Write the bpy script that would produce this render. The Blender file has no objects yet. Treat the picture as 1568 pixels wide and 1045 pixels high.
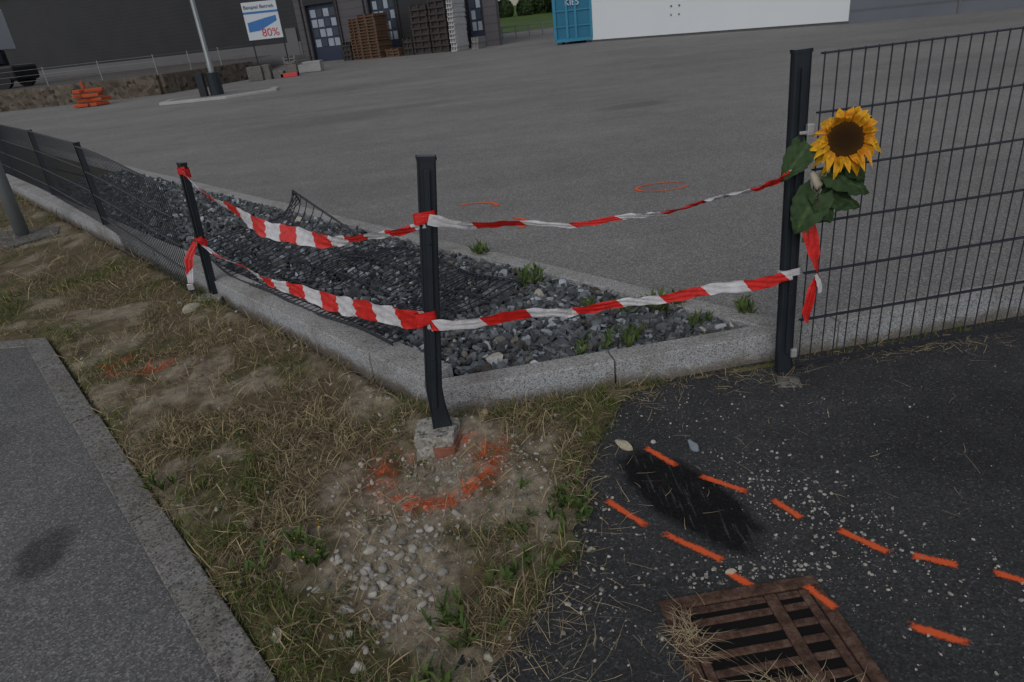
import bpy, math, random
import numpy as np
from mathutils import Vector, Matrix
random.seed(3); rng=np.random.default_rng(7)
sc=bpy.context.scene
COL=bpy.context.collection
# ------------------------------------------------------------------ noise
TAB=rng.random((256,256))
def vn(x,y):
    x=np.asarray(x,float);y=np.asarray(y,float)
    xi=np.floor(x).astype(int);yi=np.floor(y).astype(int)
    fx=x-xi;fy=y-yi
    fx=fx*fx*(3-2*fx);fy=fy*fy*(3-2*fy)
    a=TAB[xi%256,yi%256];b=TAB[(xi+1)%256,yi%256];c=TAB[xi%256,(yi+1)%256];d=TAB[(xi+1)%256,(yi+1)%256]
    return (a*(1-fx)+b*fx)*(1-fy)+(c*(1-fx)+d*fx)*fy
def fbm(x,y,s,o=4,off=0.0):
    t=0;a=.5;n=0
    for i in range(o):
        t=t+a*vn(x*s+off+i*17.3,y*s+off*1.7+i*9.1);n+=a;a*=.5;s*=2.1
    return t/n
def sst(a,b,x):
    t=np.clip((x-a)/(b-a),0,1);return t*t*(3-2*t)
# ------------------------------------------------------------------ materials
class NT:
    def __init__(s,name):
        s.m=bpy.data.materials.new(name);s.m.use_nodes=True
        s.t=s.m.node_tree;s.n=s.t.nodes;s.l=s.t.links
        s.b=s.n['Principled BSDF'];s.out=s.n['Material Output']
        s.b.inputs['Specular IOR Level'].default_value=.25
    def N(s,t,**k):
        n=s.n.new(t)
        for a,b in k.items():setattr(n,a,b)
        return n
    def pos(s):
        return s.N('ShaderNodeNewGeometry').outputs['Position']
    def obj(s):
        return s.N('ShaderNodeTexCoord').outputs['Object']
    def noise(s,v,scale,detail=4,rough=.55):
        n=s.N('ShaderNodeTexNoise');n.inputs['Scale'].default_value=scale;n.inputs['Detail'].default_value=detail;n.inputs['Roughness'].default_value=rough
        s.l.new(v,n.inputs['Vector']);return n.outputs['Fac']
    def voro(s,v,scale,out='Color',feat='F1'):
        n=s.N('ShaderNodeTexVoronoi');n.feature=feat;n.inputs['Scale'].default_value=scale
        s.l.new(v,n.inputs['Vector']);return n.outputs[out]
    def ramp(s,v,pts):
        r=s.N('ShaderNodeValToRGB');e=r.color_ramp.elements
        while len(e)<len(pts):e.new(.5)
        for i,(p,c) in enumerate(pts):
            e[i].position=p
            if not hasattr(c,'__len__'):c=(c,c,c)
            e[i].color=(*c,1)
        s.l.new(v,r.inputs['Fac']);return r.outputs['Color']
    def mix(s,a,b,f,mode='MIX'):
        n=s.N('ShaderNodeMix');n.data_type='RGBA';n.blend_type=mode
        for i,x in ((6,a),(7,b),(0,f)):
            if isinstance(x,(int,float)):
                n.inputs[i].default_value=x if i==0 else (x,x,x,1)
            elif isinstance(x,tuple):n.inputs[i].default_value=(*x,1)
            else:s.l.new(x,n.inputs[i])
        return n.outputs[2]
    def math(s,op,a,b=0.0,c=None):
        n=s.N('ShaderNodeMath');n.operation=op
        for i,x in enumerate((a,b,c)):
            if x is None:continue
            if isinstance(x,(int,float)):n.inputs[i].default_value=x
            else:s.l.new(x,n.inputs[i])
        return n.outputs[0]
    def bump(s,h,strength,dist):
        n=s.N('ShaderNodeBump');n.inputs['Strength'].default_value=strength;n.inputs['Distance'].default_value=dist
        s.l.new(h,n.inputs['Height']);s.l.new(n.outputs[0],s.b.inputs['Normal'])
    def color(s,c):
        if isinstance(c,tuple):s.b.inputs['Base Color'].default_value=(*c,1)
        else:s.l.new(c,s.b.inputs['Base Color'])
    def rough(s,v):
        if isinstance(v,(int,float)):s.b.inputs['Roughness'].default_value=v
        else:s.l.new(v,s.b.inputs['Roughness'])
def plain(name,c,rough=.7,var=.25,scale=6,metal=0,bump=0):
    k=NT(name);o=k.obj();n=k.noise(o,scale,4)
    k.color(k.mix(tuple(x*(1-var) for x in c),tuple(min(1,x*(1+var)) for x in c),n));k.rough(rough)
    k.b.inputs['Metallic'].default_value=metal
    if bump:k.bump(k.noise(o,scale*8,5),.6,bump)
    return k.m
def attrmat(name,rough=.8,ns=150,var=.35,bump=.002):
    k=NT(name);a=k.N('ShaderNodeAttribute');a.attribute_name='col'
    if not ns:
        k.color(a.outputs['Color']);k.rough(rough);return k.m
    n=k.noise(k.pos(),ns,3)
    k.color(k.mix(a.outputs['Color'],k.ramp(n,[(.3,1-var),(.7,1.0)]),.8,'MULTIPLY'));k.rough(rough)
    if bump:k.bump(n,.7,bump)
    return k.m
def asphalt(name,base,tint,light,stains=(),big=.35,spk=.10,vs=150,streak=0):
    k=NT(name);p=k.pos()
    v=k.N('ShaderNodeTexVoronoi');v.inputs['Scale'].default_value=vs;k.l.new(p,v.inputs['Vector'])
    sep=k.N('ShaderNodeSeparateColor');k.l.new(v.outputs['Color'],sep.inputs[0])
    chips=k.ramp(sep.outputs[0],[(0,.6),(.5,.92),(1-spk-.1,1.15),(1-spk,1.5),(1,light)])
    n1=k.ramp(k.noise(p,.35,4,.6),[(.3,1-big),(.7,1+big)])
    n2=k.ramp(k.noise(p,3.5,5,.75),[(.3,1-big*.7),(.7,1+big*.7)])
    c=k.mix(tuple(base*t for t in tint),chips,1.0,'MULTIPLY')
    c=k.mix(c,n1,1.0,'MULTIPLY');c=k.mix(c,n2,1.0,'MULTIPLY')
    if streak:
        m=k.N('ShaderNodeMapping');m.inputs['Rotation'].default_value=(0,0,.55);m.inputs['Scale'].default_value=(.12,1.3,1);k.l.new(p,m.inputs['Vector'])
        c=k.mix(c,k.ramp(k.noise(m.outputs[0],1.0,4,.65),[(.35,1-streak),(.65,1+streak)]),1.0,'MULTIPLY')
    nn=k.noise(p,9,4)
    for (sx,sy,rx,ry,ang,dark) in stains:
        m=k.N('ShaderNodeMapping');m.vector_type='TEXTURE'
        m.inputs['Location'].default_value=(sx,sy,0);m.inputs['Rotation'].default_value=(0,0,ang);m.inputs['Scale'].default_value=(rx,ry,50)
        k.l.new(p,m.inputs['Vector'])
        d=k.N('ShaderNodeVectorMath');d.operation='LENGTH';k.l.new(m.outputs[0],d.inputs[0])
        hard=dark<.3
        f=k.math('ADD',d.outputs['Value'],k.math('MULTIPLY_ADD',nn,.5 if hard else .9,-.25 if hard else -.45))
        f2=k.ramp(f,[(.78 if hard else .6,1.0),(1.0,0.0)])
        dk=dark
        if hard:   # rubbed patch with pale scrape streaks at one end
            m2=k.N('ShaderNodeMapping');m2.inputs['Rotation'].default_value=(0,0,-ang-.15);m2.inputs['Scale'].default_value=(75,6,1);k.l.new(p,m2.inputs['Vector'])
            dk=k.ramp(k.noise(m2.outputs[0],1.0,3,.6),[(.56,dark),(.72,dark*7)])
        c=k.mix(c,k.mix(c,dk,1.0,'MULTIPLY'),f2)
    k.color(c);k.rough(.9);k.b.inputs['Specular IOR Level'].default_value=.15
    k.bump(v.outputs['Distance'],.45,.0025)
    return k.m
M={}
M['yard']=asphalt('yard_asphalt',.215,(1.035,1.0,.965),1.5,
    [(2.1,10.2,.7,.35,.2,.74),(-2.5,13,2.5,.8,.4,.87),(4,16,3,.7,-.2,.88),(-4,20,4,1.0,.2,.87)],.13,.12,160,.07)
M['road']=asphalt('road_asphalt',.052,(.98,1.0,1.04),2.6,[(.50,1.76,.135,.34,.47,.20),(1.6,1.9,.5,.3,.3,.8)],.26,.045,190)
M['walk']=asphalt('walk_asphalt',.145,(1.0,1.0,1.0),1.8,[(-1.63,1.83,.10,.16,.2,.5),(-2.6,2.6,.5,.2,0,.8)],.16,.12,190)
def granite(name,base,scale=260,blotch=.7):
    k=NT(name);p=k.pos();v=k.N('ShaderNodeSeparateColor');k.l.new(k.voro(p,scale),v.inputs[0])
    c=k.ramp(v.outputs[0],[(0,.3),(.25,.75),(.6,1.0),(1,1.3)])
    c=k.mix(tuple(base),c,1.0,'MULTIPLY')
    c=k.mix(c,k.ramp(k.noise(p,4,5,.65),[(.3,(.74,.72,.69)),(.65,(1.06,1.06,1.08))]),1.0,'MULTIPLY')
    c=k.mix(c,k.ramp(k.noise(p,25,4,.7),[(.35,(blotch,blotch*.95,blotch*.88)),(.5,1.0)]),.7,'MULTIPLY')
    k.color(c);k.rough(.85);k.bump(k.noise(p,120,3),.5,.003);return k.m
# kerb: speckled granite, dusty tan on the top, soil splash stains low on the face
k=NT('granite_kerb');p=k.pos();v=k.N('ShaderNodeSeparateColor');k.l.new(k.voro(p,230),v.inputs[0])
c=k.ramp(v.outputs[0],[(0,.3),(.25,.75),(.6,1.0),(1,1.3)]);c=k.mix((.36,.375,.395),c,1,'MULTIPLY')
nrmz=k.N('ShaderNodeSeparateXYZ');k.l.new(k.N('ShaderNodeNewGeometry').outputs['True Normal'],nrmz.inputs[0])
c=k.mix(c,k.mix(c,(1.02,.97,.90),1,'MULTIPLY'),k.ramp(nrmz.outputs[2],[(.5,0.0),(.8,1.0)]))
c=k.mix(c,k.ramp(k.noise(p,3.3,6,.7),[(.32,(.66,.62,.57)),(.5,(.98,.97,.96)),(.7,(1.06,1.06,1.07))]),1,'MULTIPLY')
pz=k.N('ShaderNodeSeparateXYZ');k.l.new(p,pz.inputs[0])
low=k.math('SUBTRACT',k.math('MULTIPLY_ADD',k.noise(p,9,5,.7),.13,-.005),pz.outputs[2])
c=k.mix(c,(.13,.105,.08),k.ramp(low,[(.0,0.0),(.04,.75)]))
k.color(c);k.rough(.85);k.bump(k.noise(p,120,3),.5,.003);M['curb']=k.m
M['strip']=granite('granite_edging',(.225,.22,.205),160,.5)
M['conc']=granite('rough_concrete',(.36,.35,.32),90)
M['footc']=granite('dusty_footing',(.17,.165,.155),90)
M['anth']=plain('anthracite_coating',(.022,.027,.034),.36,.3,12)
M['anthd']=plain('anthracite_wire',(.028,.032,.040),.4,.3,12)
M['zinc']=plain('galvanised_steel',(.24,.26,.27),.45,.2,5,.5)
M['clamp']=plain('zinc_clamp',(.45,.45,.45),.4,.2,30,.5)
M['rock']=attrmat('crushed_rock',.75,60,.4,bump=.004)
M['blade']=attrmat('grass_blades',.8,0)
M['peb']=attrmat('pebble_stone',.85,80,.35,bump=.003)
# ------------------------------------------------------------------ mesh helpers
def parent(o,p):
    if p is not None:o.parent=p
def empty(name):
    e=bpy.data.objects.new(name,None);COL.objects.link(e);e.empty_display_size=.1;return e
def mk(name,V,F,mat,par=None,smooth=False,cols=None,uvs=None,bevel=0):
    me=bpy.data.meshes.new(name);me.from_pydata([tuple(v) for v in V],[],F);me.update()
    if cols is not None:
        a=me.color_attributes.new('col','FLOAT_COLOR','POINT')
        a.data.foreach_set('color',np.c_[np.asarray(cols),np.ones(len(cols))].astype(np.float32).ravel())
    if uvs is not None:
        uv=me.uv_layers.new(name='UVMap')
        li=np.zeros(len(me.loops),int);me.loops.foreach_get('vertex_index',li)
        uv.data.foreach_set('uv',np.asarray(uvs,np.float32)[li].ravel())
    if smooth:me.polygons.foreach_set('use_smooth',[True]*len(me.polygons))
    me.materials.append(mat)
    o=bpy.data.objects.new(name,me);COL.objects.link(o);parent(o,par)
    if bevel:
        b=o.modifiers.new('b','BEVEL');b.width=bevel;b.segments=2
    return o
class MB:
    def __init__(s):s.V=[];s.F=[]
    def box(s,c,hx,hy,hz,X=(1,0,0),Y=(0,1,0),Z=(0,0,1)):
        c=Vector(c);X=Vector(X)*hx;Y=Vector(Y)*hy;Z=Vector(Z)*hz;n=len(s.V)
        for a in (-1,1):
            for b in (-1,1):
                for d in (-1,1):s.V.append(c+X*a+Y*b+Z*d)
        s.F+=[tuple(n+i for i in q) for q in ((0,1,3,2),(4,6,7,5),(0,4,5,1),(2,3,7,6),(0,2,6,4),(1,5,7,3))]
    def prism(s,poly,z0,z1):
        n=len(s.V);k=len(poly)
        s.V+=[Vector((x,y,z0)) for x,y in poly]+[Vector((x,y,z1)) for x,y in poly]
        s.F.append(tuple(range(n+k-1,n-1,-1)));s.F.append(tuple(range(n+k,n+2*k)))
        for i in range(k):
            j=(i+1)%k;s.F.append((n+i,n+j,n+k+j,n+k+i))
    def tube(s,pts,r,k=6,cap=True):
        pts=[Vector(p) for p in pts];n=len(s.V);m=len(pts)
        rr=r if hasattr(r,'__len__') else [r]*m
        ref=None
        for i,p in enumerate(pts):
            t=(pts[min(i+1,m-1)]-pts[max(i-1,0)]).normalized()
            if ref is None:
                ref=Vector((0,0,1)) if abs(t.z)<.9 else Vector((1,0,0))
            a=t.cross(ref).normalized();b=t.cross(a)
            for j in range(k):
                w=2*math.pi*(j+.5)/k;s.V.append(p+(a*math.cos(w)+b*math.sin(w))*rr[i])
        for i in range(m-1):
            for j in range(k):
                j2=(j+1)%k;s.F.append((n+i*k+j,n+i*k+j2,n+(i+1)*k+j2,n+(i+1)*k+j))
        if cap:
            s.F.append(tuple(n+j for j in range(k-1,-1,-1)));s.F.append(tuple(n+(m-1)*k+j for j in range(k)))
    def make(s,name,mat,par=None,smooth=False,bevel=0):return mk(name,s.V,s.F,mat,par,smooth,bevel=bevel)
def inst(name,base,idx,Mx,T,C,mat,par=None,smooth=False):
    Vs=[];Fs=[];Cs=[];off=0
    for b,(bv,bf) in enumerate(base):
        sel=np.where(idx==b)[0]
        if len(sel)==0:continue
        v=np.einsum('nij,kj->nki',Mx[sel],bv)+T[sel][:,None,:]
        k=len(bv)
        Vs.append(v.reshape(-1,3));Cs.append(np.repeat(C[sel],k,axis=0))
        Fs.append((bf[None]+(np.arange(len(sel))*k)[:,None,None]+off).reshape(-1,3));off+=len(sel)*k
    V=np.concatenate(Vs);F=np.concatenate(Fs);Cc=np.concatenate(Cs)
    me=bpy.data.meshes.new(name);me.vertices.add(len(V));me.loops.add(len(F)*3);me.polygons.add(len(F))
    me.vertices.foreach_set('co',V.astype(np.float32).ravel())
    me.loops.foreach_set('vertex_index',F.astype(np.int32).ravel())
    me.polygons.foreach_set('loop_start',(np.arange(len(F))*3).astype(np.int32))
    me.update(calc_edges=True)
    a=me.color_attributes.new('col','FLOAT_COLOR','POINT')
    a.data.foreach_set('color',np.c_[Cc,np.ones(len(Cc))].astype(np.float32).ravel())
    me.polygons.foreach_set('use_smooth',[smooth]*len(F))
    me.materials.append(mat);me.validate()
    o=bpy.data.objects.new(name,me);COL.objects.link(o);parent(o,par);return o
def rotm(rx,ry,rz):
    n=len(rz);cx,sx,cy,sy,cz,sz=np.cos(rx),np.sin(rx),np.cos(ry),np.sin(ry),np.cos(rz),np.sin(rz)
    Z=np.zeros(n);O=np.ones(n)
    A=np.stack([np.stack([cz,-sz,Z],1),np.stack([sz,cz,Z],1),np.stack([Z,Z,O],1)],1)
    B=np.stack([np.stack([cy,Z,sy],1),np.stack([Z,O,Z],1),np.stack([-sy,Z,cy],1)],1)
    C=np.stack([np.stack([O,Z,Z],1),np.stack([Z,cx,-sx],1),np.stack([Z,sx,cx],1)],1)
    return A@B@C
import bmesh
def rockbase(n,sub=1,rough=.3,flat=.6,lo=.5,el=1.15):
    out=[]
    for i in range(n):
        bm=bmesh.new();bmesh.ops.create_icosphere(bm,subdivisions=sub,radius=1)
        v=np.array([tuple(x.co) for x in bm.verts]);f=np.array([[q.index for q in x.verts] for x in bm.faces]);bm.free()
        for _ in range(8):
            d=rng.normal(size=3);d/=np.linalg.norm(d);h=lo+.3*rng.random()
            e=v@d-h;v=v-np.clip(e,0,None)[:,None]*d*.97
        v=v*(1+(rng.random((len(v),1))-.5)*rough)*np.array([el,.7+.3*rng.random(),flat])
        out.append((v,f))
    return out
RB=rockbase(18,2,.05,.50,.30,1.35)
RP=rockbase(8,2,.06,.65)
# ------------------------------------------------------------------ layout constants
D=np.array([-.656,.755]);N=np.array([.755,.656])
def DN(s,n,z=0):
    q=N*n+D*s;return (q[0],q[1],z)
S0=float(np.dot(D,(-.31,2.41)))
# ------------------------------------------------------------------ ground sheets
def sheet(name,poly,z,mat):
    return mk(name,[(x,y,z) for x,y in poly],[tuple(range(len(poly)))],mat)
gm=NT('ground_soil');p=gm.pos()
gm.color(gm.ramp(gm.noise(p,1.2,6,.7),[(.3,(.06,.05,.035)),(.5,(.09,.08,.04)),(.7,(.05,.065,.025))]));gm.rough(.95)
sheet('ground',[(-400,-200),(400,-200),(400,500),(-400,500)],-.04,gm.m)
fl=lambda x:2.44+.123*x
sheet('yard',[(1.2,2.70),(70,2.57+.123*70),(70,150),(-100,150),(-100+0,118.6),DN(150,2.62)[:2],DN(2,2.62)[:2]],.12,M['yard'])
sheet('road',[(-.48,-6),(70,-6),(70,fl(70)+.02),(.36,fl(.36)+.02),(.02,1.8),(-.32,1.0)],0.0,M['road'])
e0=np.array([-.69,1.22]);ed=np.array([-.621,.784]);en=np.array([.784,.621])
def E(t,w):q=e0+ed*t-en*w;return (float(q[0]),float(q[1]))
topc=E(3.36,0)
sheet('sidewalk',[E(-6,.100),E(3.36,.100),(-12,topc[1]+.9),(-14,-8),(-1,-8)],.002,M['walk'])
mb=MB();t=-3.0
while t<3.3:
    L=1.0 if t+1.4<3.33 else 3.33-t
    o1=random.uniform(-.005,.005)
    q=[E(t+.006,.0+o1),E(t+L-.006,o1),E(t+L-.006,.108+o1),E(t+.006,.108+o1)]
    mb.prism(q[::-1],-.08,.010+random.uniform(-.003,.003));t+=L
a=np.array(E(3.34,0));dl=np.array([-1,.10]);dl/=np.linalg.norm(dl);nl=np.array([-dl[1],dl[0]])
t=0
while t<8:
    q=[a+dl*(t+.004),a+dl*(t+.94),a+dl*(t+.94)+nl*.11,a+dl*(t+.004)+nl*.11]
    mb.prism([tuple(map(float,v)) for v in q],-.08,.010);t+=.95
mb.make('granite_edging_strip',M['strip'],bevel=.004)
# ------------------------------------------------------------------ kerb frame
mb=MB()
def kerb(p,q,nrm,w,L,z1=.13,first=None):
    p=np.array(p,float);q=np.array(q,float);T=np.linalg.norm(q-p);d=(q-p)/T;nrm=np.array(nrm,float);t=0
    l=first or L
    while t<T-.02:
        e=min(t+l,T)
        a=p+d*(t+.003);b=p+d*(e-.003);o=random.uniform(-.005,.005)
        P=[a,b,b+nrm*w,a+nrm*w]
        if (P[1]-P[0])[0]*(P[2]-P[1])[1]-(P[1]-P[0])[1]*(P[2]-P[1])[0]<0:P=P[::-1]
        mb.prism([tuple(map(float,v+nrm*o)) for v in P],-.15,z1+random.uniform(-.003,.003))
        t=e;l=L
df=np.array([1,.123]);df/=np.linalg.norm(df);nf=np.array([-df[1],df[0]])
c0=np.array([-.31,fl(-.31)-.0])
kerb(c0,c0+df*45,nf,.105,1.0,first=.73)
s_start=S0+.13
kerb(DN(s_start,1.357)[:2],DN(s_start+26,1.357)[:2],N,.16,1.0,first=.42)
kerb(DN(-.25+S0-.62,2.56)[:2],DN(26+S0,2.56)[:2],N,.11,1.0)
mb.make('kerb',M['curb'],bevel=.006)
bedpoly=[tuple(c0+df*.1+nf*.06),(1.2,2.67),DN(1.2,2.6)[:2],DN(30,2.6)[:2],DN(30,1.45)[:2]]
sheet('bed_soil',bedpoly,.045,gm.m)
# ------------------------------------------------------------------ gravel
def inbed(x,y,m=0):
    n=x*N[0]+y*N[1];return (n>1.52+m)&(n<2.565-m)&(y>fl(x)+.10+m)
n=30000
s=rng.random(n)**1.5*9.8-1.35+S0;w=1.51+rng.random(n)*1.06
X=N[0]*w+D[0]*s;Y=N[1]*w+D[1]*s
k=inbed(X,Y,.008);X=X[k];Y=Y[k];s=s[k];n=len(X)
sz=.013+.024*rng.random(n)**1.8
big=rng.random(n)<.10;sz[big]*=1.45
Z=.066+.035*rng.random(n)+.025*fbm(X,Y,3)
A=rotm(rng.normal(0,.6,n),rng.normal(0,.6,n),rng.random(n)*6.28)*sz[:,None,None]
g=.07+.16*rng.random(n)**1.4;lt=rng.random(n)<.10;g[lt]=.34+.22*rng.random(lt.sum())
C=np.stack([g*.92,g*1.0,g*1.09],1)
wm=rng.random(n)<.08;C[wm]=C[wm]*np.array([1.15,.98,.78])
inst('gravel_bed',RB,rng.integers(0,len(RB),n),A,np.stack([X,Y,Z],1),C,M['rock'])
# ------------------------------------------------------------------ verge terrain
def dV(x,y):
    dL=(x+.69)*.784+(y-1.22)*.621
    dT=(y-(topc[1]+.02))-(x-topc[0])*-.10
    ds=np.maximum(dL,dT)
    dC=1.352-(x*N[0]+y*N[1]);dF=fl(x)-.004-y
    dc=np.maximum(dC,dF)
    dr=(x-.19)*-.905+(y-1.81)*.425+.05*np.sin(y*5)
    band=.045-dF+.0*x
    dr=np.maximum(dr,np.where(x>-.2,band,-1))
    return np.minimum(ds,np.minimum(dc,dr+.12*(fbm(x,y,6,4,3.)-.5)))
def edgeonly(x,y):
    dL=(x+.69)*.784+(y-1.22)*.621;dT=(y-(topc[1]+.02))-(x-topc[0])*-.10
    dC=1.352-(x*N[0]+y*N[1]);dF=fl(x)-.004-y
    return np.minimum(np.maximum(dL,dT),np.maximum(dC,dF))
def hz(x,y):
    d=dV(x,y)
    z=-.02+.028*sst(-.02,.05,d)+(.034*(fbm(x,y,5)-.45)+.020*(fbm(x,y,22,3,5.)-.5)+.012*(fbm(x,y,70,2,2.)-.5))*sst(0,.1,d)
    n=x*N[0]+y*N[1]
    z=z+.03*sst(1.0,1.33,n)*sst(.0,.1,d)
    r=np.hypot(x+.31,y-2.10);z=z-.022*np.exp(-(r/.17)**2)
    e=edgeonly(x,y);z=np.where(e<0,-.06,z)
    return z
def orange(x,y):
    cx,cy=-.33,2.03
    th=np.arctan2(y-cy,x-cx)
    r=np.hypot((x-cx)/1.18,(y-cy))-.165-.05*(fbm(x,y,7,3,2.)-.5)
    w=.020+.020*fbm(x,y,5,2,6.)
    brk=sst(.36,.52,fbm(np.cos(th)*1.0+3,np.sin(th)*1.0+5,2.6,3,4.))
    top=1-sst(.2,.6,np.sin(th))*sst(.0,.4,np.cos(th)*-1+.5)
    a=np.exp(-(r/w)**2)*brk*np.clip(top,0,1)
    spk=sst(.44,.60,fbm(x,y,55,3,8.))
    a=a*(.15+1.0*spk)
    a=a+.9*np.exp(-(((x+.115)/.05)**2+((y-2.08)/.07)**2))*sst(.44,.56,fbm(x,y,40,3))
    a=a+.5*np.exp(-((r-.0)/.07)**2)*sst(.58,.66,fbm(x,y,75,2,1.))
    r2=np.abs(np.hypot((x+1.94)/.16,(y-3.28)/.13)-1)*.14
    b=np.exp(-(r2/.018)**2)*sst(.40,.53,fbm(x,y,14,3,4.))
    return np.clip(a+b*.9,0,1)
def kinds(x,y):
    bare=np.exp(-(np.hypot((x+.36)/.42,(y-2.02)/.30))**4)+np.exp(-(np.hypot((x+.40)/.20,(y-1.58)/.26))**4)+.6*np.exp(-(np.hypot((x+.1)/.25,(y-1.95)/.3))**4)
    bare=np.clip(bare*(.55+.8*fbm(x,y,7,3,2.))+.85*sst(.5,.66,fbm(x,y,3.2,4,11.)),0,1)
    green=sst(.43,.62,fbm(x,y,2.6,4,6.))
    return bare,green
gx=np.sort(np.concatenate([np.linspace(-1.9,.75,260),np.linspace(-9,-1.91,190),np.linspace(.76,4,110)]))
gy=np.sort(np.concatenate([np.linspace(.6,2.75,235),np.linspace(2.76,5,120),np.linspace(5.03,16,140)]))
nx,ny=len(gx),len(gy)
GX,GY=np.meshgrid(gx,gy);GZ=hz(GX,GY)
V=np.stack([GX.ravel(),GY.ravel(),GZ.ravel()],1)
bare,green=kinds(GX,GY)
soil=np.array([.135,.104,.068]);sand=np.array([.38,.325,.245]);olive=np.array([.085,.088,.036]);straw=np.array([.26,.20,.105])
nb=fbm(GX,GY,12,4,1.)[...,None];nc=fbm(GX,GY,45,3,1.)[...,None]
Cc=soil*(1-green[...,None])+olive*green[...,None]
Cc=Cc*(1-.6*nb)+straw*.6*nb
sm=(bare*sst(.33,.58,fbm(GX,GY,8,4,9.)))[...,None]
Cc=Cc*(1-sm)+sand*sm
Cc=Cc*(.45+1.0*nc)
o=orange(GX,GY)[...,None]*.8;Cc=Cc*(1-o)+np.array([.68,.10,.028])*o
idx=np.arange(nx*ny).reshape(ny,nx)
F=np.stack([idx[:-1,:-1],idx[:-1,1:],idx[1:,1:],idx[1:,:-1]],-1)
keep=(GZ[:-1,:-1]>-.05)|(GZ[1:,1:]>-.05)|(GZ[1:,:-1]>-.05)|(GZ[:-1,1:]>-.05)
F=F[keep]
mk('grass_verge',V,[tuple(int(a) for a in q) for q in F],attrmat('verge_soil',.95,260,.6,bump=.004),smooth=True,cols=Cc.reshape(-1,3))
# ------------------------------------------------------------------ grass blades
def bladebase(n,curl,wid):
    out=[]
    for i in range(n):
        k=3;v=[];c=rng.normal(0,.25);cu=curl*(.6+.8*rng.random())
        for j in range(k):
            t=j/k;w=wid*(1-.5*t)*.5
            x=t;z=math.sin(t*cu)*.55;y=c*t*t
            v+=[(x,y-w,z),(x,y+w,z)]
        v.append((1,c,math.sin(cu)*.55))
        f=[(0,2,3),(0,3,1),(2,4,5),(2,5,3),(4,6,5)]
        out.append((np.array(v),np.array(f)))
    return out
BB=bladebase(10,2.6,.055)
BS=bladebase(8,.5,.03)
def scatter(xr,yr,n):
    return xr[0]+rng.random(n)*(xr[1]-xr[0]),yr[0]+rng.random(n)*(yr[1]-yr[0])
def grass(name,x,y,scale):
    d=dV(x,y);bare,green=kinds(x,y)
    pr=np.clip(1.05-bare*.97,.03,1)*sst(-.01,.05,d)*(.2+.95*sst(.3,.6,fbm(x,y,9,3,7.)))
    near=sst(.12,.0,d);pr=np.maximum(pr,near*.5*(d>-.005))
    k=(rng.random(len(x))<pr)&(d>-.01);x=x[k];y=y[k];green=green[k];bare=bare[k]
    n=len(x);isg=rng.random(n)<(.07+.62*green)*(1-.6*bare)
    L=np.where(isg,.022+.030*rng.random(n),.03+.07*rng.random(n)**2)*scale
    tilt=np.where(isg,-(.2+.8*rng.random(n)),-rng.normal(.10,.20,n))
    W=np.where(isg,1.2,.8)*(.7+.6*rng.random(n))
    A=rotm(rng.normal(0,.5,n),tilt,rng.random(n)*6.28)
    S=np.stack([L,L*W*(.05/L)**.5,L*.8],1)
    A=A*S[:,None,:]
    z=hz(x,y)+.001
    g=np.stack([.065+.06*rng.random(n),.095+.06*rng.random(n),.022+.018*rng.random(n)],1)
    b=(.11+.36*rng.random((n,1))**1.5)*np.array([[1,.80,.47]])
    C=np.where(isg[:,None],g,b)
    o=orange(x,y)[:,None]*(rng.random((n,1))<.8);C=C*(1-o)+np.array([.70,.10,.02])*o
    return inst(name,BB,rng.integers(0,len(BB),n),A,np.stack([x,y,z],1),C,M['blade'])
a1=scatter((-1.9,.7),(.9,2.6),74000)
x,y=scatter((-3.6,.2),(2.3,5.2),62000)
x2,y2=scatter((-9,-1.5),(4.5,14),42000)
x3,y3=scatter((.3,4.0),(2.3,2.95),20000);kk=(fl(x3)-y3<.10)&(fl(x3)-y3>0);x3=x3[kk];y3=y3[kk]
grass('grass',np.concatenate([a1[0],x,x3]),np.concatenate([a1[1],y,y3]),1.0)
grass('grass',x2,y2,2.0)
xs=[];ys=[]
def cl2(cx,cy,sx,sy,n):
    xs.append(rng.normal(cx,sx,n));ys.append(rng.normal(cy,sy,n))
cl2(-.05,1.25,.15,.12,160);cl2(.05,1.6,.12,.25,160);cl2(.35,1.20,.025,.045,130);cl2(.52,1.02,.06,.03,140);cl2(.3,2.38,.25,.05,120);cl2(1.6,2.52,.3,.04,160);cl2(1.0,2.42,.1,.05,60)
cl2(-.6,2.2,.4,.4,420);cl2(-1.6,3.0,.5,.6,300);cl2(-.5,1.5,.3,.3,300);cl2(.6,1.9,.5,.35,60)
xs=np.concatenate(xs);ys=np.concatenate(ys);k=edgeonly(xs,ys)>.005
xs,ys=xs[k],ys[k];n=len(xs);L=.03+.08*rng.random(n)**1.5
A=rotm(rng.normal(0,.3,n),-rng.normal(.03,.09,n),rng.random(n)*6.28)*np.stack([L,.05+0*L,L*.5],1)[:,None,:]
g=(.28+.25*rng.random((n,1)))*np.array([[1,.80,.50]])
inst('loose_straw',BS,rng.integers(0,len(BS),n),A,np.stack([xs,ys,np.maximum(hz(xs,ys),0)+.006+.010*((xs>.3)&(xs<.75)&(ys<1.36))],1),g,M['blade'])
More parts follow.
